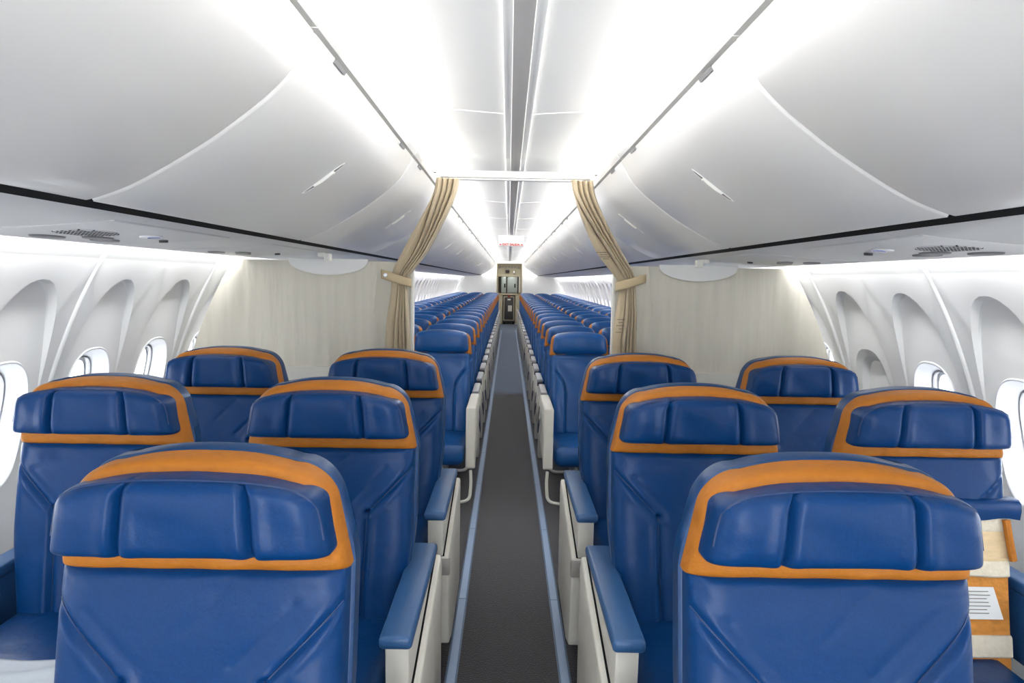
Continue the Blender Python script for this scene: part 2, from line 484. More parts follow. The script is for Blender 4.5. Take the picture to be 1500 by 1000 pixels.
def make_bin(sx, tgt):
    """one pivoting bin, local y = 0 at its middle"""
    bm = bmesh.new(); W = .759
    rg = []
    for y, d in ((-W, .006), (-W + .003, .002), (-W + .010, 0), (-W / 2, 0), (0, 0), (W / 2, 0), (W - .010, 0), (W - .003, .002), (W, .006)):
        row = []
        for i, (x, z) in enumerate(BINS):
            n = bin_point(i / (len(BINS) - 1))[1]
            row.append((sx * (x - n[0] * d), y, z - n[1] * d))
        row += [(sx * 1.30, y, 1.70), (sx * 1.32, y, 1.95), (sx * 1.0, y, 2.04), (sx * .52, y, 2.044)]
        rg.append(row)
    loft(bm, rg, True, True)
    finish(bm, 'bin_door', M['bin'], tgt, angle=40)
    # latch: long oval pocket, its inner shade painted as dark faces, bridged by a handle
    ts = .44
    (cx, cz), nn, tt = bin_point(ts)
    la, lb = .078, .0135
    def L(a, b, h):   # a along the profile, b along y, h towards the aisle
        # follow the curved face: step along profile by arclength
        k = ts; acc = 0; st = .01 if a > 0 else -.01
        p = (cx, cz); n = nn
        for _ in range(200):
            q, n2, _t = bin_point(clamp(k + st * .2))
            dl = math.hypot(q[0] - p[0], q[1] - p[1])
            if acc + dl >= abs(a): 
                f = (abs(a) - acc) / dl if dl else 0
                p = (lerp(p[0], q[0], f), lerp(p[1], q[1], f)); break
            acc += dl; p = q; n = n2; k += st * .2
        return (sx * (p[0] + n[0] * h), b, p[1] + n[1] * h)
    lt = None
    bm = bmesh.new()
    N = 40; rings = []
    for sc, h in ((1.12, .0002), (1.06, .0022), (1.0, .0022), (.95, .0008)):
        rings.append([L(math.cos(2*PI*i/N) * (la + lb * (sc - 1) * 3), math.sin(2*PI*i/N) * lb * sc, h) for i in range(N)])
    loft(bm, rings, True, False)
    lt = finish(bm, 'latch', M['bin'], tgt)
    for s0 in (-1, 1):
        bm = bmesh.new(); pts = []
        for i in range(21):
            a = -PI / 2 + PI * i / 20
            pts.append((s0 * (la * .42 + la * .53 * math.cos(a)), lb * .92 * math.sin(a)))
        v = [bm.verts.new(L(a, b, .0012)) for a, b in pts]
        bm.faces.new(v); finish(bm, 'finger_pocket', M['psu_dark'], lt)
    bm = bmesh.new(); rg = []
    for a, h in ((-la * .50, .001), (-la * .46, .006), (-la * .2, .008), (la * .2, .008), (la * .46, .006), (la * .50, .001)):
        rg.append([L(a, b, h * f) for b, f in ((-lb * .9, .2), (-lb * .7, 1), (0, 1.2), (lb * .7, 1), (lb * .9, .2))])
    loft(bm, rg, False, False)
    finish(bm, 'latch_handle', M['pale_plastic'], lt)
    for y in (-.54, .46):
        bm = bmesh.new(); prism(bm, [(sx * .4165, 2.036), (sx * .4215, 2.028), (sx * .4255, 2.032), (sx * .4205, 2.041)], y - .05, y + .05, 'y'); finish(bm, 'hinge_cover', M['psu_dark'], tgt, smooth=False)
    return tgt
ORD = ['first', 'second', 'third', 'fourth', 'fifth', 'sixth', 'seventh', 'eighth', 'ninth', 'tenth', 'eleventh', 'twelfth', 'thirteenth', 'fourteenth', 'fifteenth', 'sixteenth', 'seventeenth', 'eighteenth', 'nineteenth', 'twentieth', 'twenty-first', 'twenty-second', 'twenty-third']
for sx, sd in ((-1, 'left'), (1, 'right')):
    proto = None
    for k in range(16):
        if k == 0: lab = 'nearest white overhead bin on the %s, cut off by the top corner of the view' % sd
        elif k == 1: lab = 'white curved overhead bin on the %s just in front of the curtain' % sd
        else: lab = 'white overhead bin along the %s of the ceiling light, %s from the front' % (sd, ORD[k])
        y = .766 + 1.524 * k - .0
        if y + .76 > Y1: break
        if proto is None:
            proto = empty('overhead_bin', lab, 'overhead bin', (0, y, 0), 'overhead bins along the %s side' % sd)
            make_bin(sx, proto)
            b = proto
        else:
            b = copy_tree(proto); b.location.y = y; b['label'] = lab
        if k == 0:
            b.location.z = -.004
    # the one bin behind the camera keeps the row closed
    b = copy_tree(proto); b.location = (0, .766 - 1.524, 0); b['label'] = 'white overhead bin on the %s behind the viewpoint' % sd

# ------------------------------------------------------------------ passenger service units (grille, lights) under the ledge
PS = [(.93, 1.677), (1.0, 1.668), (1.15, 1.657), (1.30, 1.649), (1.375, 1.644)]
def psu_z(x):
    for a, b in zip(PS, PS[1:]):
        if a[0] <= x <= b[0]: return lerp(a[1], b[1], (x - a[0]) / (b[0] - a[0]))
    return PS[-1][1]
def make_psu(sx, root, grille):
    def disc(bm, x, y, ra, rb, h, n=24, dz=0):
        top = [(sx * (x + ra * math.cos(2*PI*i/n)), y + rb * math.sin(2*PI*i/n), psu_z(x + ra * math.cos(2*PI*i/n)) - .001 + dz) for i in range(n)]
        low = [(sx * (x + .92 * ra * math.cos(2*PI*i/n)), y + .92 * rb * math.sin(2*PI*i/n), psu_z(x + .92 * ra * math.cos(2*PI*i/n)) - h + dz) for i in range(n)]
        loft(bm, [top, low], True, True)
    bm = bmesh.new(); rg = []
    for y in (-.36, -.355, .355, .36):
        h = .0015 if abs(y) > .3551 else .004
        rg.append([(sx * x, y, psu_z(x) - (h if .951 < x < 1.349 else .0005)) for x in (.95, .953, 1.05, 1.15, 1.25, 1.347, 1.35)] + [(sx * 1.35, y, psu_z(1.35) + .003), (sx * .95, y, psu_z(.95) + .003)])
    loft(bm, rg, True, True); finish(bm, 'unit_panel', M['psu'], root)
    if grille:
        bm = bmesh.new(); disc(bm, 1.13, -.16, .060, .125, .0065)
        g = finish(bm, 'speaker_grille', M['psu'], root)
        bm = bmesh.new()
        for i in range(-7, 8):
            for j in range(-3, 4):
                x = 1.13 + j * .0155; y = -.16 + i * .0155 + (.0075 if j % 2 else 0)
                if ((x - 1.13) / .054) ** 2 + ((y + .16) / .116) ** 2 < 1: disc(bm, x, y, .0045, .0045, .0076, 6)
        finish(bm, 'grille_holes', M['dark_plastic'], g)
        bm = bmesh.new(); disc(bm, 1.075, .075, .030, .045, .008); s = finish(bm, 'indicator_lamp', M['frame'], root)
        bm = bmesh.new(); disc(bm, 1.072, .085, .017, .024, .0095); finish(bm, 'blue_lens', M['blue_lens'], s)
    for (x, y) in ((1.20, .02), (1.235, .12), (1.27, -.10)):
        bm = bmesh.new(); disc(bm, x, y, .026, .075, .0085); finish(bm, 'reading_light', M['psu_dark'], root)
    bm = bmesh.new(); disc(bm, 1.12, .25, .013, .018, .011, 12); finish(bm, 'air_nozzle', M['dark_plastic'], root)
    return root
for sx, sd in ((-1, 'left'), (1, 'right')):
    r = empty('passenger_service_unit', 'grey overhead service unit with dotted speaker grille and blue lens, %s side' % sd, 'service unit', (0, 2.12, 0), 'service units')
    make_psu(sx, r, True)
    r = empty('passenger_service_unit', 'grey overhead service unit with reading lights beside the divider, %s side' % sd, 'service unit', (0, 3.28, 0), 'service units')
    make_psu(sx, r, False)

# ------------------------------------------------------------------ class divider
GAP = .525
def wall_clear(z, y):      # inner face of the liner, bay beads included
    return wall_x(z) - .016
for sx, sd in ((-1, 'left'), (1, 'right')):
    root = empty('cabin_divider', 'cream fabric class divider panel on the %s between the curtain and the side wall' % sd, 'partition', (0, DIV, 0), 'class dividers')
    bm = bmesh.new(); nz = 40; nx = 60
    F = []; B = []
    for j in range(nz + 1):
        z = lerp(.62 + .0, 1.632, j / nz); xo = wall_clear(z, DIV)
        fr = []; br = []
        for i in range(nx + 1):
            x = lerp(GAP, xo, i / nx)
            # loose upright tension creases in the cloth
            w = 0
            for (c, a, wd, sl) in ((.62, .010, .018, .10), (.70, .012, .014, .02), (.79, .008, .02, -.06), (.92, .010, .012, .05), (1.02, .007, .018, .0), (1.15, .009, .014, -.04), (1.27, .007, .02, .03), (1.38, .008, .016, -.06)):
                c2 = c + sl * (1.6 - z) + .01 * math.sin(z * 9 + c * 30)
                w += 1.7 * a * math.exp(-((x - c2) / wd) ** 2) * sstep(.62, 1.0, z) * (0.5 + .5 * math.sin(c * 40 + z * 3))
            e = min(1, i / 3, (nx - i) / 3, j / 2)
            fr.append(bm.verts.new((sx * x, -.012 - w * e, z))); br.append(bm.verts.new((sx * x, .015, z)))
        F.append(fr); B.append(br)
    for j in range(nz):
        for i in range(nx):
            bm.faces.new((F[j][i], F[j][i+1], F[j+1][i+1], F[j+1][i])); bm.faces.new((B[j][i], B[j+1][i], B[j+1][i+1], B[j][i+1]))
    lp = [(0, i) for i in range(nx)] + [(j, nx) for j in range(nz)] + [(nz, i) for i in range(nx, 0, -1)] + [(j, 0) for j in range(nz, 0, -1)]
    for a, b in zip(lp, lp[1:] + lp[:1]): bm.faces.new((F[a[0]][a[1]], B[a[0]][a[1]], B[b[0]][b[1]], F[b[0]][b[1]]))
    finish(bm, 'fabric_panel', M['cream_fabric'], root, angle=60)
    bm = bmesh.new()
    zs = [lerp(.02, 1.085, i / 20) for i in range(21)]
    pts = [(sx * (GAP + .004), zs[0]), (sx * (GAP + .004), zs[-1])] + [(sx * (wall_clear(z, DIV) - .002), z) for z in zs[::-1]]
    prism(bm, pts, -.026, .012, 'y'); finish(bm, 'lower_panel', M['cream_low'], root, smooth=False)
    bm = bmesh.new(); box(bm, *sorted((sx * (GAP - .012), sx * (GAP + .004))), -.022, .022, .02, 1.668, .004); finish(bm, 'edge_post', M['pale_plastic'], root)
    bm = bmesh.new(); N = 30; pts = [(sx * (.95 + .20 * math.cos(PI + PI * i / N)), 1.632 + .070 * math.sin(PI + PI * i / N)) for i in range(N + 1)]
    pts[0] = (pts[0][0], 1.642); pts[-1] = (pts[-1][0], 1.642)
    prism(bm, pts, -.034, -.022, 'y', .002, 1); tp = finish(bm, 'header_plate', M['liner'], root)
    bm = bmesh.new(); tube(bm, [(p[0], -.030, p[1]) for p in pts], .0045, 8); finish(bm, 'plate_rim', M['pale_plastic'], tp)
    bm = bmesh.new(); box(bm, *sorted((sx * .955, sx * .995)), -.070, -.028, 1.652, 1.676, .004)
    box(bm, *sorted((sx * .93, sx * .96)), -.085, -.03, 1.630, 1.668, .004)
    finish(bm, 'bracket', M['pale_plastic'], root)

# ------------------------------------------------------------------ curtain track and the two tied curtains
CY = 3.72
t = empty('curtain_rail', 'white curtain rail spanning the aisle below the ceiling', 'curtain rail', (0, CY, 2.050))
bm = bmesh.new(); box(bm, -.385, .385, -.018, .018, 0, .034, .006, 2); finish(bm, 'rail_beam', M['pale_plastic'], t)
bm = bmesh.new(); box(bm, -.375, .375, -.010, .010, -.012, 0, .002, 1); finish(bm, 'track', M['grey_plastic'], t)
for sx in (-1, 1):
    bm = bmesh.new(); box(bm, *sorted((sx * .375, sx * .425)), -.030, .034, .022, .042, .005); box(bm, *sorted((sx * .37, sx * .39)), -.024, .024, -.006, .038, .004)
    finish(bm, 'end_bracket', M['pale_plastic'], t)

def curtain_surf(ST, sx, f, s):
    """point on the gathered cloth: f along its length, s across it (s = 1 is the broad flat leaf)"""
    f = f * (len(ST) - 1); i = min(int(f), len(ST) - 2); u = f - i
    p0, p1, p2, p3 = ST[max(0, i-1)], ST[i], ST[i+1], ST[min(len(ST)-1, i+2)]
    z, xc, hw, dp = [.5 * (2*p1[c] + (p2[c]-p0[c])*u + (2*p0[c]-5*p1[c]+4*p2[c]-p3[c])*u*u + (-p0[c]+3*p1[c]-3*p2[c]+p3[c])*u**3) for c in range(4)]
    lead = sstep(2.0, 1.62, z) - .35 * sstep(1.5, 1.2, z)
    edge = lerp(.93, .52, lead)                        # the folds crowd to one side further down
    q = s / edge if s < edge else 1 + (s - edge) / max(.02, 1 - edge)
    if q < 1:
        ph = q * 4.0; fr = ph - math.floor(ph)
        a = -dp * (math.sin(PI * fr) ** .6) * (.75 + .25 * math.sin(math.floor(ph) * 2.3 + 1))
    else:
        a = -dp * (.42 * sstep(1, 1.12, q) + .25 * math.sin((q - 1) * 2.2) - .25 * sstep(1.6, 2.0, q))
    w = sx * (2 * s - 1)
    y = a + .010 * math.sin(z * 7 + s * 4)
    x = xc + hw * w + (.006 * math.sin(z * 13 + 1) * (1 if s > .9 else 0))
    return (x, y, z + .02)
def curtain(sx, sd, kw, flip):
    root = empty('curtain', 'beige pleated curtain on the %s of the aisle, gathered by a strap' % sd, 'curtain', (0, CY, 0), 'class divider curtains')
    bm = bmesh.new(); ns = 120; nz = 90
    rows = [[curtain_surf(kw, flip, j / nz, k / ns) for k in range(ns + 1)] for j in range(nz + 1)]
    loft(bm, rows, False, False)
    o = finish(bm, 'curtain_cloth', M['curtain'], root, angle=75, recalc=False)
    md = o.modifiers.new('thick', 'SOLIDIFY'); md.thickness = .003; md.offset = 0
    return root
KL = [(2.022, -.335, .058, .050), (1.94, -.352, .058, .056), (1.80, -.415, .058, .066), (1.66, -.490, .060, .068), (1.575, -.548, .054, .052), (1.525, -.572, .043, .026), (1.47, -.574, .044, .028), (1.35, -.574, .052, .052), (1.15, -.572, .060, .046), (.8, -.570, .066, .048), (.4, -.57, .07, .05), (.03, -.57, .07, .05)]
KR = [(z, -x - .008, w, d) for z, x, w, d in KL]
cl = curtain(-1, 'left', KL, -1); cr = curtain(1, 'right', KR, -1)
for sx, root in ((-1, cl), (1, cr)):
    # strap: a flat band looped round the gathered cloth, running out to the divider edge
    bm = bmesh.new(); N = 36; rings = []
    for i in range(N):
        a = 2 * PI * i / N
        x = sx * .585 + .072 * math.cos(a); y = -.012 + .042 * (abs(math.sin(a)) ** .8) * (1 if math.sin(a) > 0 else -1)
        zc = 1.548 + sx * (x - sx * .585) * .30
        rings.append([(x, y, zc - .021), (x, y * 1.06, zc - .012), (x, y * 1.06, zc + .012), (x, y, zc + .021)])
    R = loft(bm, rings, False, False)
    for i in range(3): bm.faces.new((R[-1][i], R[-1][i+1], R[0][i+1], R[0][i]))
    o = finish(bm, 'tie_strap', M['curtain_band'], root, angle=60)
    md = o.modifiers.new('thick', 'SOLIDIFY'); md.thickness = .004; md.offset = 1
    if sx < 0:
        bm = bmesh.new(); tube(bm, [(-.632, -.045, 1.563), (-.632, -.055, 1.563), (-.632, -.059, 1.563)], [.012, .012, .008], 16); finish(bm, 'snap_button', M['metal'], o)
    else:
        # printed cloth labels sewn on the right-hand curtain's flat outer leaf
        for (f0, s0, n) in ((.262, .80, 4), (.64, .72, 5)):
            bm = bmesh.new()
            for q in range(n):
                wl = (.075, .05, .065, .04, .07)[q]
                pts = []
                for k in range(7):
                    p = curtain_surf(KR, -1, f0 + q * .0085, s0 + wl * (k - 3))
                    pts.append(p)
                rg = [[(p[0], p[1] - .0032, p[2] - .0016), (p[0], p[1] - .0032, p[2] + .0016), (p[0], p[1] - .002, p[2] + .0016), (p[0], p[1] - .002, p[2] - .0016)] for p in pts]
                loft(bm, rg, True, True)
            finish(bm, 'care_label', M['label_ink'], root, smooth=False)

# ------------------------------------------------------------------ FIRST CLASS SEATS
def add_copy(parts, root):
    for o in parts: copy_tree(o, root)

def fc_meshes():
    """shared part prototypes; local origin = floor under headrest front; faces -y"""
    P = {}
    bk = lambda z: .062 - (1.04 - z) * .17
    # backrest with stitched bolster seams
    seamL = [((.262, .985), (.122, .845)), ((.122, .845), (.110, .45))]
    wr = [((.06, 1.01), (-.02, .93), .6), ((.17, .975), (.065, .870), .8), ((-.19, .955), (-.10, .865), .5)]
    def ex(x, z, u, v):
        d = 0
        ax = abs(x)
        for a, b in seamL:
            k = segdist(ax, z, a, b); d -= .010 * math.exp(-(k / .0065) ** 2)
            d += .003 * math.exp(-((k - .016) / .010) ** 2)
        # inside bolsters are fuller
        side = sstep(.10, .135, ax - max(0, (z - .845)) * 1.0)
        d += .010 * side * sstep(1.0, .9, z)
        for a, b, am in wr:
            k = segdist(x, z, a, b); d -= am * .0035 * math.exp(-(k / .009) ** 2)
        d -= .012 * sstep(1.0, .6, z) * math.exp(-(x / .09) ** 2)
        d -= .004 * math.exp(-((z - 1.0) / .02) ** 2) * (.5 + .5 * math.sin(x * 40))
        return d
    def hw(v):
        z = lerp(.50, 1.042, v)
        return lerp(.228, .255, sstep(.50, .80, z))
    bm = bmesh.new(); pad(bm, .50, 1.038, hw, .050, bk, .05, 110, 130, 10, 30, 2.2, ex, .45); P['backrest'] = (bm, M['leather'])
    # orange cover over the top of the backrest
    h = .19
    def ex2(x, z, u, v):
        d = 0
        for a, b in (((.25, 1.05), (.20, 1.10)), ((-.25, 1.05), (-.205, 1.11)), ((-.19, 1.185), (-.235, 1.12)), ((.19, 1.185), (.235, 1.11)), ((.05, 1.04), (.12, 1.047))):
            k = segdist(x, z, a, b); d += .004 * math.exp(-(k / .010) ** 2)
        d += .0015 * math.sin(x * 55 + z * 30)
        return d
    top = lambda u: 1.232 - .018 * abs(u) ** 2.5
    bm = bmesh.new(); pad(bm, 1.026, top, corner_hw(.259, .220, .065, .004, h), .050, lambda z: .062 + (1.22 - z) * .0, .055, 60, 40, 12, 14, 2.4, ex2, .6); P['headrest_cover'] = (bm, M['orange'])
    # outer shell edge seen behind the orange
    bm = bmesh.new()
    top2 = lambda u: 1.236 - .018 * abs(u) ** 2.5
    def hs(v):
        z = lerp(.40, 1.237, v); w = lerp(.232, .262, sstep(.5, .85, z)); w = lerp(w, .226, sstep(1.03, 1.235, z))
        d = 1.237 - z
        if d < .07: w -= .07 - math.sqrt(max(0, .07 ** 2 - (.07 - d) ** 2))
        return w
    pad(bm, .40, top2, hs, .006, lambda z: .085 - max(0, (1.04 - z)) * .17, .045, 50, 90, 14, 40, 2.2, None, .7)
    P['seat_shell'] = (bm, M['leather_edge'])
    # headrest cushion
    def exh(x, z, u, v):
        d = 0
        for c in (-.47, .47):
            k = (u - c) * .235; d -= .015 * math.exp(-(k / .0065) ** 2)
            d += .004 * math.exp(-((abs(k) - .02) / .014) ** 2)
        d += .006 * (1 - (2 * v - 1) ** 2)
        d += .0015 * math.sin(x * 31 + z * 50)
        return d
    toph = lambda u: 1.210 - .020 * abs(u) ** 2.6
    hh = corner_hw(.242, .220, .036, .014, .141)
    bm = bmesh.new(); pad(bm, 1.069, toph, hh, .062, .012, .03, 120, 36, 12, 10, 2.6, exh, .6)
    # piping along the top edge
    uv = [(-.975, .30), (-.975, .55), (-.970, .74), (-.950, .87), (-.91, .945), (-.85, .972)] + [(-.75 + .1 * k, .975) for k in range(16)] + [(.85, .972), (.91, .945), (.950, .87), (.970, .74), (.975, .55), (.975, .30)]
    pth = []
    for u, v in uv:
        x = u * hh(v); z = lerp(1.069, toph(u), v)
        ee = max(0, 1 - abs(u) ** 12) ** (1 / 2.6) * max(0, 1 - abs(2 * v - 1) ** 10) ** (1 / 2.6)
        pth.append((x, .012 - .062 * ee - .0012, z))
    sp = []
    for side in (-1, 1):
        q = []
        for k in range(25):
            t = k / 24
            (xa, za), (xb, zb2) = ((.250, .975), (.122, .845)) if t < .5 else ((.122, .845), (.112, .54))
            tt = t * 2 if t < .5 else t * 2 - 1
            x = side * lerp(xa, xb, tt); z = lerp(za, zb2, tt); v = (z - .50) / .538
            u = x / hw(v); ee = max(0, 1 - abs(u) ** 10) ** (1 / 2.2) * max(0, 1 - abs(2 * v - 1) ** 30) ** (1 / 2.2)
            q.append((x, bk(z) - .050 * ee - ex(x, z, u, v) * ee - .001, z))
        sp.append(q)
    for q, nm in zip(sp, ('seam_a', 'seam_b')):
        bs = bmesh.new(); tube(bs, q, .0019, 6); P[nm] = (bs, M['dark_piping'])
    P['headrest'] = (bm, M['leather'])
    bp = bmesh.new(); tube(bp, pth, .0028, 8); P['piping'] = (bp, M['dark_piping'])
    # cushion
    bm = bmesh.new(); rings = []
    t = bmesh.new()
    box(t, -.232, .232, -.56, .02, .42, .545, .045, 4)
    merge(bm, t); P['seat_cushion'] = (bm, M['leather'])
    return P
FCM = fc_meshes()
store = bpy.data.collections.new('unused')
def to_obj(name, bmmat, parent=None):
    return finish(bmmat[0], name, bmmat[1], parent, angle=50)

def fc_side(sx):
    """aisle-side arm: sx = +1 when the aisle lies at +x of the seat"""
    P = {}
    X = lambda a, b: sorted((sx * a, sx * b))
    bm = bmesh.new(); t = bmesh.new()
    box(t, *X(.234, .316), -.470, .190, .648, .682, .012, 3); merge(bm, t)
    P['armrest_pad'] = (bm, M['arm_pad'])
    bm = bmesh.new()
    prism(bm, [(-.440, .65), (.18, .65), (.18, .50), (-.430, .50)], *X(.246, .304), 'x', .004, 2)
    P['armrest_panel'] = (bm, M['white_plastic'])
    bm = bmesh.new()
    prism(bm, [(-.430, .498), (.22, .63), (.25, .58), (.25, .12), (-.24, .085), (-.36, .12), (-.430, .42)], *X(.250, .326), 'x', .008, 2)
    P['armrest_base'] = (bm, M['white_plastic'])
    bm = bmesh.new()
    box(bm, *X(.244, .330), -.437, -.410, .425, .490, .006, 2)
    P['armrest_ledge'] = (bm, M['ledge'])
    bm = bmesh.new(); prism(bm, [(-.428, .4985), (.22, .6305), (.22, .637), (-.428, .508)], *X(.290, .3085), 'x')
    P['panel_gap'] = (bm, M['black'])
    return P
def fc_console():
    P = {}
    return P

def build_fc(root, sx, kind, exposed=False):
    """kind 'aisle' or 'window'; sx = direction of the aisle in local x"""
    mk = fc_cache
    def use(key, nm=None, parent=None):
        o = mk[key].copy(); C.objects.link(o); o.parent = parent or root; o.name = nm or o.name
        return o
    if exposed:
        use('backrest_cut', 'backrest'); 
    else:
        bo = use('backrest'); use('seam_a', 'stitched_seam', bo); use('seam_b', 'stitched_seam', bo)
    use('headrest_cover'); use('seat_shell'); h = use('headrest'); use('piping', None, h); use('seat_cushion')
    if kind == 'aisle':
        a = use('armrest_base%d' % sx, 'armrest_base'); use('armrest_panel%d' % sx, 'armrest_panel', a); use('armrest_ledge%d' % sx, 'armrest_ledge', a); use('panel_gap%d' % sx, 'panel_gap', a)
        use('armrest_pad%d' % sx, 'armrest_pad', a)
        use('console_in%d' % -sx, 'centre_console')
    else:
        use('wall_arm%d' % -sx, 'armrest_pad')
    use('seat_base')
    return root
fc_cache = {}
for k, v in FCM.items():
    fc_cache[k] = to_obj(k, v)
for sx in (-1, 1):
    for k, v in fc_side(sx).items(): fc_cache[k + str(sx)] = to_obj(k, v)
    bm = bmesh.new(); box(bm, *sorted((sx * .285, sx * .400)), -.36, .25, .630, .670, .012, 3); box(bm, *sorted((sx * .30, sx * .385)), -.34, .25, .10, .632, .008, 2)
    fc_cache['console_in' + str(sx)] = to_obj('centre_console', (bm, M['arm_pad']))
    bm = bmesh.new(); box(bm, *sorted((sx * .275, sx * .345)), -.36, .25, .630, .670, .012, 3); box(bm, *sorted((sx * .285, sx * .335)), -.34, .25, .42, .632, .008, 2)
    fc_cache['wall_arm' + str(sx)] = to_obj('armrest_pad', (bm, M['arm_pad']))
bm = bmesh.new()
box(bm, -.22, .22, -.50, .05, .26, .425, .01, 2)
for x in (-.17, .17):
    prism(bm, [(-.42, .0), (-.36, .0), (-.30, .27), (-.36, .27)], x - .02, x + .02, 'x'); prism(bm, [(.05, .0), (.12, .0), (.02, .27), (-.04, .27)], x - .02, x + .02, 'x')
    box(bm, x - .025, x + .025, -.45, .16, 0, .02)
fc_cache['seat_base'] = to_obj('seat_base', (bm, M['dark_plastic']))
# the backrest whose lower cover is rolled up
bm = bmesh.new(); bk = lambda z: .062 - (1.04 - z) * .17
pad(bm, .885, 1.038, lambda v: .254, .050, bk, .05, 60, 40, 10, 30, 2.2, lambda x, z, u, v: -.010 * math.exp(-(segdist(x, z, (.25, .985), (.14, .885)) / .006) ** 2) - .010 * math.exp(-(segdist(x, z, (-.25, .985), (-.14, .885)) / .006) ** 2), .45)
fc_cache['backrest_cut'] = to_obj('backrest', (bm, M['leather']))
for o in fc_cache.values(): C.objects.unlink(o)

FC_ROWS = [1.25, 2.20, 3.17]
rowname = ['nearest row', 'second row back', 'row before the cream divider']
for ri, y in enumerate(FC_ROWS):
    for sx, sd in ((1, 'left'), (-1, 'right')):       # sx: aisle direction; left seats have the aisle at +x
        for kind, xc in (('aisle', .560), ('window', 1.255)):
            if ri == 0 and kind == 'window': continue
            exposed = ri == 1 and kind == 'window' and sd == 'right'
            lab = 'wide blue seat with orange headrest band, %s %s, %s' % (sd, 'aisle side' if kind == 'aisle' else 'window side', rowname[ri])
            if exposed: lab = 'wide blue seat by right windows, back cover rolled up over bare foam'
            r = empty('first_class_seat', lab, 'airplane seat', (-sx * xc, y, 0), 'wide front-cabin seats')
            build_fc(r, sx, kind, exposed)
            if exposed:
                # bare foam back under the rolled cover
                cu = [c for c in r.children if c.name.startswith('seat_cushion')][0]; cu.location.z = -.10
                bkz = lambda z, o=0: .062 - (1.04 - z) * .17 - .030 - o
                def band(name, z0, z1, m, th, x0=-.245, x1=.245, wob=0):
                    bm = bmesh.new(); rg = []
                    for z, o in ((z0, -.02), (z0 + .001, th * .7), (z0 + .006, th), (z1 - .006, th), (z1 - .001, th * .7), (z1, -.02)):
                        rg.append([(lerp(x0, x1, i / 24), bkz(z, o) - .004 * math.cos((i / 24 - .5) * 2.6), z + wob * math.sin(i * .5)) for i in range(25)])
                    loft(bm, rg, False, False); return finish(bm, name, m, r, angle=40)
                fb = band('foam_back', .385, .900, M['foam'], .004)
                band('foam_upper', .725, .84, M['foam_pale'], .008, wob=.002)
                band('hook_strip', .815, .862, M['hook'], .012)
                band('hook_strip', .684, .733, M['hook'], .014, wob=.003)
                band('hook_strip', .450, .515, M['hook'], .014)
                bm = bmesh.new()
                z0, z1 = .562, .655
                v = [bm.verts.new((x, bkz(z, .009) - .004, z)) for x, z in ((.10, z0), (.222, z0), (.195, z1), (.10, z1))]
                v2 = [bm.verts.new((q.co.x, q.co.y + .002, q.co.z)) for q in v]
                bm.faces.new(v); bm.faces.new(v2[::-1])
                for i in range(4): bm.faces.new((v[i], v2[i], v2[(i+1) % 4], v[(i+1) % 4]))
                pl = finish(bm, 'paper_label', M['paper'], r, smooth=False)
                bm = bmesh.new()
                for q in range(7):
                    zz = z1 - .012 - q * .0105; yy = bkz(zz, .0095) - .0045
                    box(bm, .112, .178 + .006 * math.sin(q * 2.1), yy - .0006, yy, zz - .001, zz + .001)
                finish(bm, 'label_print', M['label_ink'], pl, smooth=False)
                bm = bmesh.new(); rg = []
                for i in range(33):
                    x = lerp(-.262, .275, i / 32); w = .004 * math.sin(i * .7)
                    yb = bkz(.875, .012)
                    rg.append([(x, yb + .030, .915), (x, yb - .004, .915 + w * .4), (x, yb - .018, .905 + w * .3), (x, yb - .022, .885), (x, yb - .018, .857 + w), (x, yb - .010, .855 + w), (x, yb + .0, .875)])
                loft(bm, rg, True, True); finish(bm, 'rolled_cover', M['leather'], r, angle=60)
                bm = bmesh.new(); tube(bm, fillet([(.236, bkz(.85, .02), .855), (.240, bkz(.81, .024), .81), (.254, bkz(.74, .02), .735)], .02), .011, 8)
                finish(bm, 'loose_strap', M['orange'], r)

# pale sheet lying on the front of the second-row left window seat
sh = empty('pale_sheet', 'pale grey sheet on the left window seat cushion, bottom left corner of view', 'sheet', (-1.255, 2.20, .5455))
bm = bmesh.new(); rg = []
for j in range(25):
    y = lerp(-.575, -.362, j / 24); row = []
    for i in range(41):
        x = lerp(-.222, .226, i / 40)
        z = .004 - (.06 * max(0, (-.52 - y) / .055) ** 2)
        z += .009 * math.exp(-(segdist(x, y, (-.02, -.46), (.22, -.39)) / .022) ** 2) + .004 * math.sin(x * 17 + y * 9) ** 2
        row.append((x, y, z))
    rg.append(row)
loft(bm, rg, False, False)
o = finish(bm, 'sheet_cloth', M['sheet'], sh, angle=60); md = o.modifiers.new('thick', 'SOLIDIFY'); md.thickness = .003; md.offset = 1

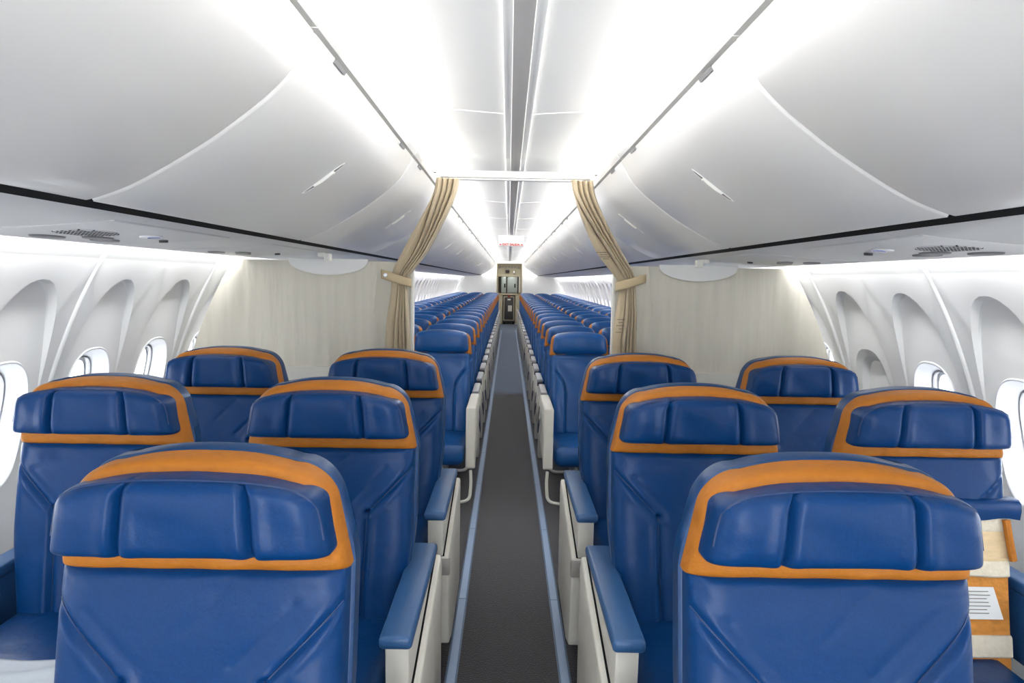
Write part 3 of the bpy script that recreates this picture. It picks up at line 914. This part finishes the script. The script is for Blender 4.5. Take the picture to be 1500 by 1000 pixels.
# ------------------------------------------------------------------ ECONOMY SEATS
E = {}
def eco_meshes():
    bk = lambda z: .055 - (1.02 - z) * .13
    def ex(x, z, u, v):
        ax = abs(x); d = 0
        # oval side wings in the lower half
        top = .80 - .16 * (clamp((ax - .10) / .11)) ** -0 if False else 0
        r = ((.215 - ax) / .105) ** 2 + (max(0, z - .70) / .17) ** 2
        inside = sstep(1.12, .92, r)
        d += .026 * inside
        d -= .012 * math.exp(-((r - 1.10) / .10) ** 2)
        d -= .006 * math.exp(-((z - .96) / .014) ** 2)
        d += .003 * math.sin(x * 30 + z * 22)
        return d
    bm = bmesh.new(); pad(bm, .40, 1.015, lambda v: .2115, .045, bk, .05, 52, 56, 8, 24, 2.2, ex, .5); E['backrest'] = finish(bm, 'backrest', M['leather_eco'], angle=55)
    top = lambda u: 1.157 - .014 * abs(u) ** 2.6
    bm = bmesh.new(); pad(bm, .985, top, corner_hw(.222, .206, .045, .003, .167), .046, .062, .085, 36, 22, 12, 14, 2.4, lambda x, z, u, v: .0015 * math.sin(x * 60 + z * 40), .6)
    E['headrest_cover'] = finish(bm, 'headrest_cover', M['orange'], angle=50)
    toph = lambda u: 1.170 - .014 * abs(u) ** 2.6
    hh = corner_hw(.207, .192, .045, .04, .168)
    bm = bmesh.new(); pad(bm, 1.002, toph, hh, .062, .030, .055, 40, 24, 7, 4, 2.3, lambda x, z, u, v: .006 * (1 - (2*v-1) ** 2) + .0015 * math.sin(x * 36), .7)
    E['headrest'] = finish(bm, 'headrest', M['leather_eco'], angle=55)
    bm = bmesh.new(); box(bm, -.212, .212, -.58, .0, .285, .425, .050, 4); E['seat_cushion'] = finish(bm, 'seat_cushion', M['leather_eco'], angle=50)
    bm = bmesh.new(); pad(bm, .36, 1.06, lambda v: .2115, .0, lambda z: .105 - (1.02 - z) * .13, .03, 8, 12, 8, 8); E['back_shell'] = finish(bm, 'back_shell', M['leather_eco'], angle=40)
    # frame under the seat: two legs and a baggage hoop
    bm = bmesh.new(); tube(bm, fillet([(-.20, -.52, .285), (-.20, -.60, .06), (.20, -.60, .06), (.20, -.52, .285)], .06), .012, 8)
    E['baggage_bar'] = finish(bm, 'baggage_bar', M['tube'])
    bm = bmesh.new(); prism(bm, [(-.40, .0), (-.35, .0), (-.27, .305), (-.33, .305)], -.012, .012, 'x'); prism(bm, [(.10, .0), (.16, .0), (.0, .305), (-.06, .305)], -.012, .012, 'x'); box(bm, -.02, .02, -.43, .18, 0, .015)
    E['leg'] = finish(bm, 'leg', M['grey_plastic'], smooth=False)
    for sx in (-1, 1):
        X = lambda a, b: sorted((sx * a, sx * b))
        # plain arm between seats
        bm = bmesh.new(); box(bm, *X(.2165, .240), -.36, .05, .625, .66, .008, 2); E['armrest%d' % sx] = finish(bm, 'armrest', M['grey_plastic'])
        # aisle arm: cream end frame with a short grey cap
        bm = bmesh.new()
        prism(bm, [(-.40, .615), (.10, .640), (.14, .52), (.10, .30), (.18, .06), (.14, .015), (.02, .015), (-.06, .22), (-.20, .29), (-.34, .30), (-.42, .34), (-.44, .44), (-.41, .50)], *X(.222, .262), 'x', .007, 2)
        E['aisle_frame%d' % sx] = finish(bm, 'aisle_side_frame', M['white_plastic'])
        bm = bmesh.new(); box(bm, *X(.216, .270), -.43, .05, .632, .662, .010, 2); E['aisle_cap%d' % sx] = finish(bm, 'armrest_cap', M['grey_plastic'])
        bm = bmesh.new(); box(bm, *X(.221, .266), -.420, -.36, .596, .634, .006, 2); E['aisle_under%d' % sx] = finish(bm, 'armrest_nose', M['dark_plastic'])
        bm = bmesh.new()
        prism(bm, [(-.57, .690), (.06, .690), (.06, .34), (-.50, .30), (-.55, .265), (-.57, .28)], *X(.222, .288), 'x', .010, 3)
        E['tray_arm%d' % sx] = finish(bm, 'tray_armrest', M['white_plastic'])
        bm = bmesh.new()
        pth = [(sx * .268, -.20, .50), (sx * .275, -.22, .42), (sx * .28, -.25, .33), (sx * .283, -.30, .30), (sx * .28, -.34, .34), (sx * .272, -.36, .42)]
        rg = [[(p[0] - sx * .002, p[1] - .02, p[2]), (p[0] - sx * .002, p[1] + .02, p[2] + .008), (p[0] + sx * .002, p[1] + .02, p[2] + .008), (p[0] + sx * .002, p[1] - .02, p[2])] for p in [tuple(q) for q in fillet(pth, .03, 3)]]
        loft(bm, rg, True, True); E['belt%d' % sx] = finish(bm, 'seat_belt', M['belt'])
        bm = bmesh.new(); tube(bm, fillet([(sx * .255, -.53, .25), (sx * .262, -.56, .18), (sx * .255, -.60, .06), (sx * .16, -.62, .05), (-.20 * sx, -.62, .05), (-.20 * sx, -.54, .28)], .05), .011, 8)
        E['front_bar%d' % sx] = finish(bm, 'baggage_bar', M['tube'])
    for o in E.values(): C.objects.unlink(o)
eco_meshes()
ECO_Y0, PITCH, NROW = 5.50, .787, 22
posn = {0: 'beside the aisle', 1: 'in mid-row', 2: 'beside the window'}
def eco_seat(row, pos, sx, sd):
    xc = .518 + .4585 * pos
    lab = 'blue and orange economy seat %s, %s side, %s row behind the divider' % (posn[pos], sd, ORD[row])
    r = empty('economy_seat', lab, 'airplane seat', (-sx * xc, ECO_Y0 + PITCH * row, 0), 'economy seats in rows behind the divider')
    def use(k, nm=None, parent=None):
        o = E[k].copy(); C.objects.link(o); o.parent = parent or r; o.name = nm or E[k].name; return o
    use('backrest'); use('headrest_cover'); use('headrest'); use('seat_cushion'); use('back_shell')
    use('leg')
    if pos == 0:
        if row == 0:
            use('tray_arm%d' % sx); use('front_bar%d' % sx)
        else:
            f = use('aisle_frame%d' % sx); use('aisle_cap%d' % sx, None, f); use('aisle_under%d' % sx, None, f)
            use('baggage_bar')
            if row in (1, 2, 3, 5, 8) : use('belt%d' % sx)
    else:
        use('armrest%d' % sx); use('baggage_bar')
    return r
for row in range(NROW):
    for sx, sd in ((1, 'left'), (-1, 'right')):
        for pos in range(3): eco_seat(row, pos, sx, sd)

# ------------------------------------------------------------------ exit sign
def text_mesh(s, size, name, m, parent, loc, rot):
    cu = bpy.data.curves.new(name, 'FONT'); cu.body = s; cu.size = size; cu.extrude = .001; cu.offset = .0012; cu.align_x = 'CENTER'; cu.align_y = 'CENTER'
    to = bpy.data.objects.new(name + '_curve', cu); C.objects.link(to)
    dg = bpy.context.evaluated_depsgraph_get(); dg.update()
    me = bpy.data.meshes.new_from_object(to.evaluated_get(dg)); me.name = name
    bpy.data.objects.remove(to)
    me.materials.clear(); me.materials.append(m)
    o = bpy.data.objects.new(name, me); C.objects.link(o); o.parent = parent; o.location = loc; o.rotation_euler = rot
    return o
sg = empty('exit_sign', 'small white EXIT SALIDA sign with red letters hanging over the aisle', 'exit sign', (0, 9.8, 2.133))
bm = bmesh.new(); box(bm, -.165, .165, -.03, .03, -.145, 0, .006, 2); finish(bm, 'sign_box', M['sign'], sg)
text_mesh('EXIT SALIDA', .040, 'lettering', M['red_ink'], sg, (0, -.0315, -.121), (PI / 2, 0, 0))
for s in (-1, 1):
    bm = bmesh.new()
    prism(bm, [(s * .156, -.121), (s * .139, -.108), (s * .139, -.117), (s * .125, -.117), (s * .125, -.125), (s * .139, -.125), (s * .139, -.134)], -.0325, -.0305, 'y')
    finish(bm, 'arrow', M['red_ink'], sg, smooth=False)

# ------------------------------------------------------------------ aft partition and galley
bm = bmesh.new()
for sx in (-1, 1):
    zs = [lerp(0, 1.72, i / 24) for i in range(25)]
    pts = [(sx * .40, 0), (sx * .40, 2.19), (sx * 1.2, 2.19), (sx * 1.33, 1.80)] + [(sx * (wall_x(z) - .004), z) for z in zs[::-1]]
    prism(bm, pts, Y1 + .0, Y1 + .06, 'y')
prism(bm, [(-.40, 2.06), (.40, 2.06), (.40, 2.19), (-.40, 2.19)], Y1, Y1 + .06, 'y')
struct(finish(bm, 'wall_back', M['liner'], smooth=False))
bm = bmesh.new()
for sx in (-1, 1):
    zs = [lerp(0, 1.72, i / 24) for i in range(25)]
    prism(bm, [(sx * .45, 0), (sx * .45, 2.19), (sx * 1.2, 2.19), (sx * 1.33, 1.80)] + [(sx * (wall_x(z) - .004), z) for z in zs[::-1]], Y0 - .06, Y0, 'y')
struct(finish(bm, 'wall_front', M['liner'], smooth=False))
bm = bmesh.new(); box(bm, -1.75, 1.75, 27.4, 27.5, 0, 2.3); struct(finish(bm, 'wall_aft', M['liner'], smooth=False))
bm = bmesh.new()
for sx in (-1, 1): box(bm, *sorted((sx * .42, sx * .46)), Y1 + .06, 27.4, 0, 2.2)
box(bm, -.46, .46, Y1 + .06, 27.4, 2.2, 2.24)
struct(finish(bm, 'wall_galley', M['galley'], smooth=False))
GY = 26.1
g = empty('galley_unit', 'aft galley cabinet with two pale doors above a dark counter recess', 'galley', (0, GY, 0))
bm = bmesh.new(); box(bm, -.41, .41, 0, .6, 1.02, 1.09, .006); box(bm, -.41, -.385, 0, .6, 0, 2.12); box(bm, .385, .41, 0, .6, 0, 2.12); box(bm, -.41, .41, .55, .6, 0, 2.12); box(bm, -.385, .385, .0, .6, 1.66, 1.74, .006)
box(bm, -.385, -.225, .02, .6, 0, 1.02); box(bm, .225, .385, .02, .6, 0, 1.02); box(bm, -.385, .385, .08, .6, 1.74, 2.12)
finish(bm, 'cabinet_body', M['galley'], g)
for x0, x1 in ((-.275, -.11), (-.065, .285)):
    bm = bmesh.new(); box(bm, x0, x1, -.03, .0, 1.10, 1.655, .008, 2); d = finish(bm, 'door', M['steel_door'], g)
    hx = (-.155 if x0 < -.2 else .20)
    bm = bmesh.new(); box(bm, hx - .02, hx + .02, -.055, -.03, 1.28, 1.42, .008, 2); finish(bm, 'door_handle', M['black'], d)
for x in (-.30, -.0875, .31):
    bm = bmesh.new(); box(bm, x - .02, x + .02, -.036, -.0, 1.09, 1.66); finish(bm, 'door_post', M['dark_plastic'], g, smooth=False)
bm = bmesh.new(); box(bm, .33, .385, -.03, 0, 1.10, 1.66, .006); finish(bm, 'side_panel', M['pale_plastic'], g)
for i in range(7):
    bm = bmesh.new(); box(bm, -.36 + i * .105, -.30 + i * .105, -.02, .09, 1.96 + .02 * (i % 2), 2.03, .004); finish(bm, 'latch', M['grey_plastic'], g)
bm = bmesh.new(); box(bm, -.14, .0, -.04, .09, 1.80, 1.90, .015); finish(bm, 'coffee_spout', M['dark_plastic'], g)
bm = bmesh.new(); box(bm, .14, .20, -.02, .09, 1.76, 1.86, .01); finish(bm, 'tap', M['metal'], g)
c = empty('galley_cart', 'dark galley cart with cream outlined door and white paper label', 'service cart', (0, GY - .06, 0))
bm = bmesh.new(); box(bm, -.20, .20, 0, .5, .08, 1.005, .008); finish(bm, 'cart_body', M['cart'], c)
bm = bmesh.new(); prism(bm, [(-.185, .13), (.185, .13), (.185, .97), (-.185, .97)], -.002, 0, 'y')
t = bmesh.new()
o_ = [(-.185, .13), (.185, .13), (.185, .97), (-.185, .97)]; i_ = [(-.163, .152), (.163, .152), (.163, .948), (-.163, .948)]
loft(t, [[(x, -.001, z) for x, z in o_], [(x, -.009, z) for x, z in o_], [(x, -.009, z) for x, z in i_], [(x, -.001, z) for x, z in i_]], True, False)
bm.free(); bm = t
finish(bm, 'door_outline', M['galley'], c, smooth=False)
bm = bmesh.new(); box(bm, -.03, .11, -.004, 0, .45, .66); finish(bm, 'paper_label', M['paper'], c, smooth=False)
bm = bmesh.new(); box(bm, -.05, .06, -.004, 0, .84, .89); finish(bm, 'name_plate', M['paper'], c, smooth=False)
bm = bmesh.new(); box(bm, -.035, .045, -.02, 0, .955, .998, .004); finish(bm, 'latch', M['red_ink'], c)
for x in (-.15, .15):
    for y in (.06, .44):
        bm = bmesh.new(); tube(bm, [(x - .015, y, .036), (x + .015, y, .036)], .035, 12); w_ = finish(bm, 'caster', M['black'], c)
        bm = bmesh.new(); box(bm, x - .02, x + .02, y - .012, y + .012, .06, .085); finish(bm, 'caster_fork', M['metal'], w_, smooth=False)

# ------------------------------------------------------------------ lights
def area(name, loc, direction, sx_, sy_, power, col=(1, 1, 1)):
    L = bpy.data.lights.new(name, 'AREA'); L.shape = 'RECTANGLE'; L.size = sx_; L.size_y = sy_; L.energy = power; L.color = col
    o = bpy.data.objects.new(name, L); C.objects.link(o); o.location = loc
    d = Vector(direction).normalized(); z = -d; yv = Vector((0, 1, 0)); x = yv.cross(z).normalized()
    o.rotation_euler = Matrix((x, yv, z)).transposed().to_euler(); return o
COVE, WASH = 5.5, 4.3
y = -1.5 + .75
while y < Y1:
    k_ = 1.0 if y < 4 else 1.35
    for sx in (-1, 1):
        area('cove_light', (sx * .53, y, 2.100), (-sx, 0, .04), .025, 1.5, COVE * k_, (1, .985, .95))
        area('wall_wash_light', (sx * 1.362, y, 1.715), (sx * .38, 0, -.92), .03, 1.5, WASH * k_ ** 1.5, (.98, .99, 1))
    y += 1.524
area('galley_light', (0, 25.0, 2.19), (0, .15, -1), .5, .5, 7)

# daylight
W = bpy.data.worlds.new('world'); SC.world = W; W.use_nodes = True
bg = W.node_tree.nodes['Background']; bg.inputs[0].default_value = (.93, .97, 1, 1); bg.inputs[1].default_value = 7.0

# ------------------------------------------------------------------ camera
cam = bpy.data.cameras.new('camera'); cam.lens = 1085 / 1500 * 36; cam.sensor_width = 36; cam.clip_start = .02; cam.clip_end = 200
co = bpy.data.objects.new('camera', cam); C.objects.link(co)
pitch = math.atan(90 / 1085); yaw = math.atan(6.6 / 1085); roll = math.radians(1.03)
R = Matrix.Rotation(-yaw, 4, 'Z') @ Matrix.Rotation(PI / 2 - pitch, 4, 'X') @ Matrix.Rotation(roll, 4, 'Z')
co.matrix_world = Matrix.Translation(CAM) @ R
SC.camera = co
SC.view_settings.view_transform = 'Standard'; SC.view_settings.look = 'None'; SC.view_settings.gamma = 1; SC.view_settings.exposure = 0.55
try: SC.view_settings.use_curve_mapping = False
except Exception: pass
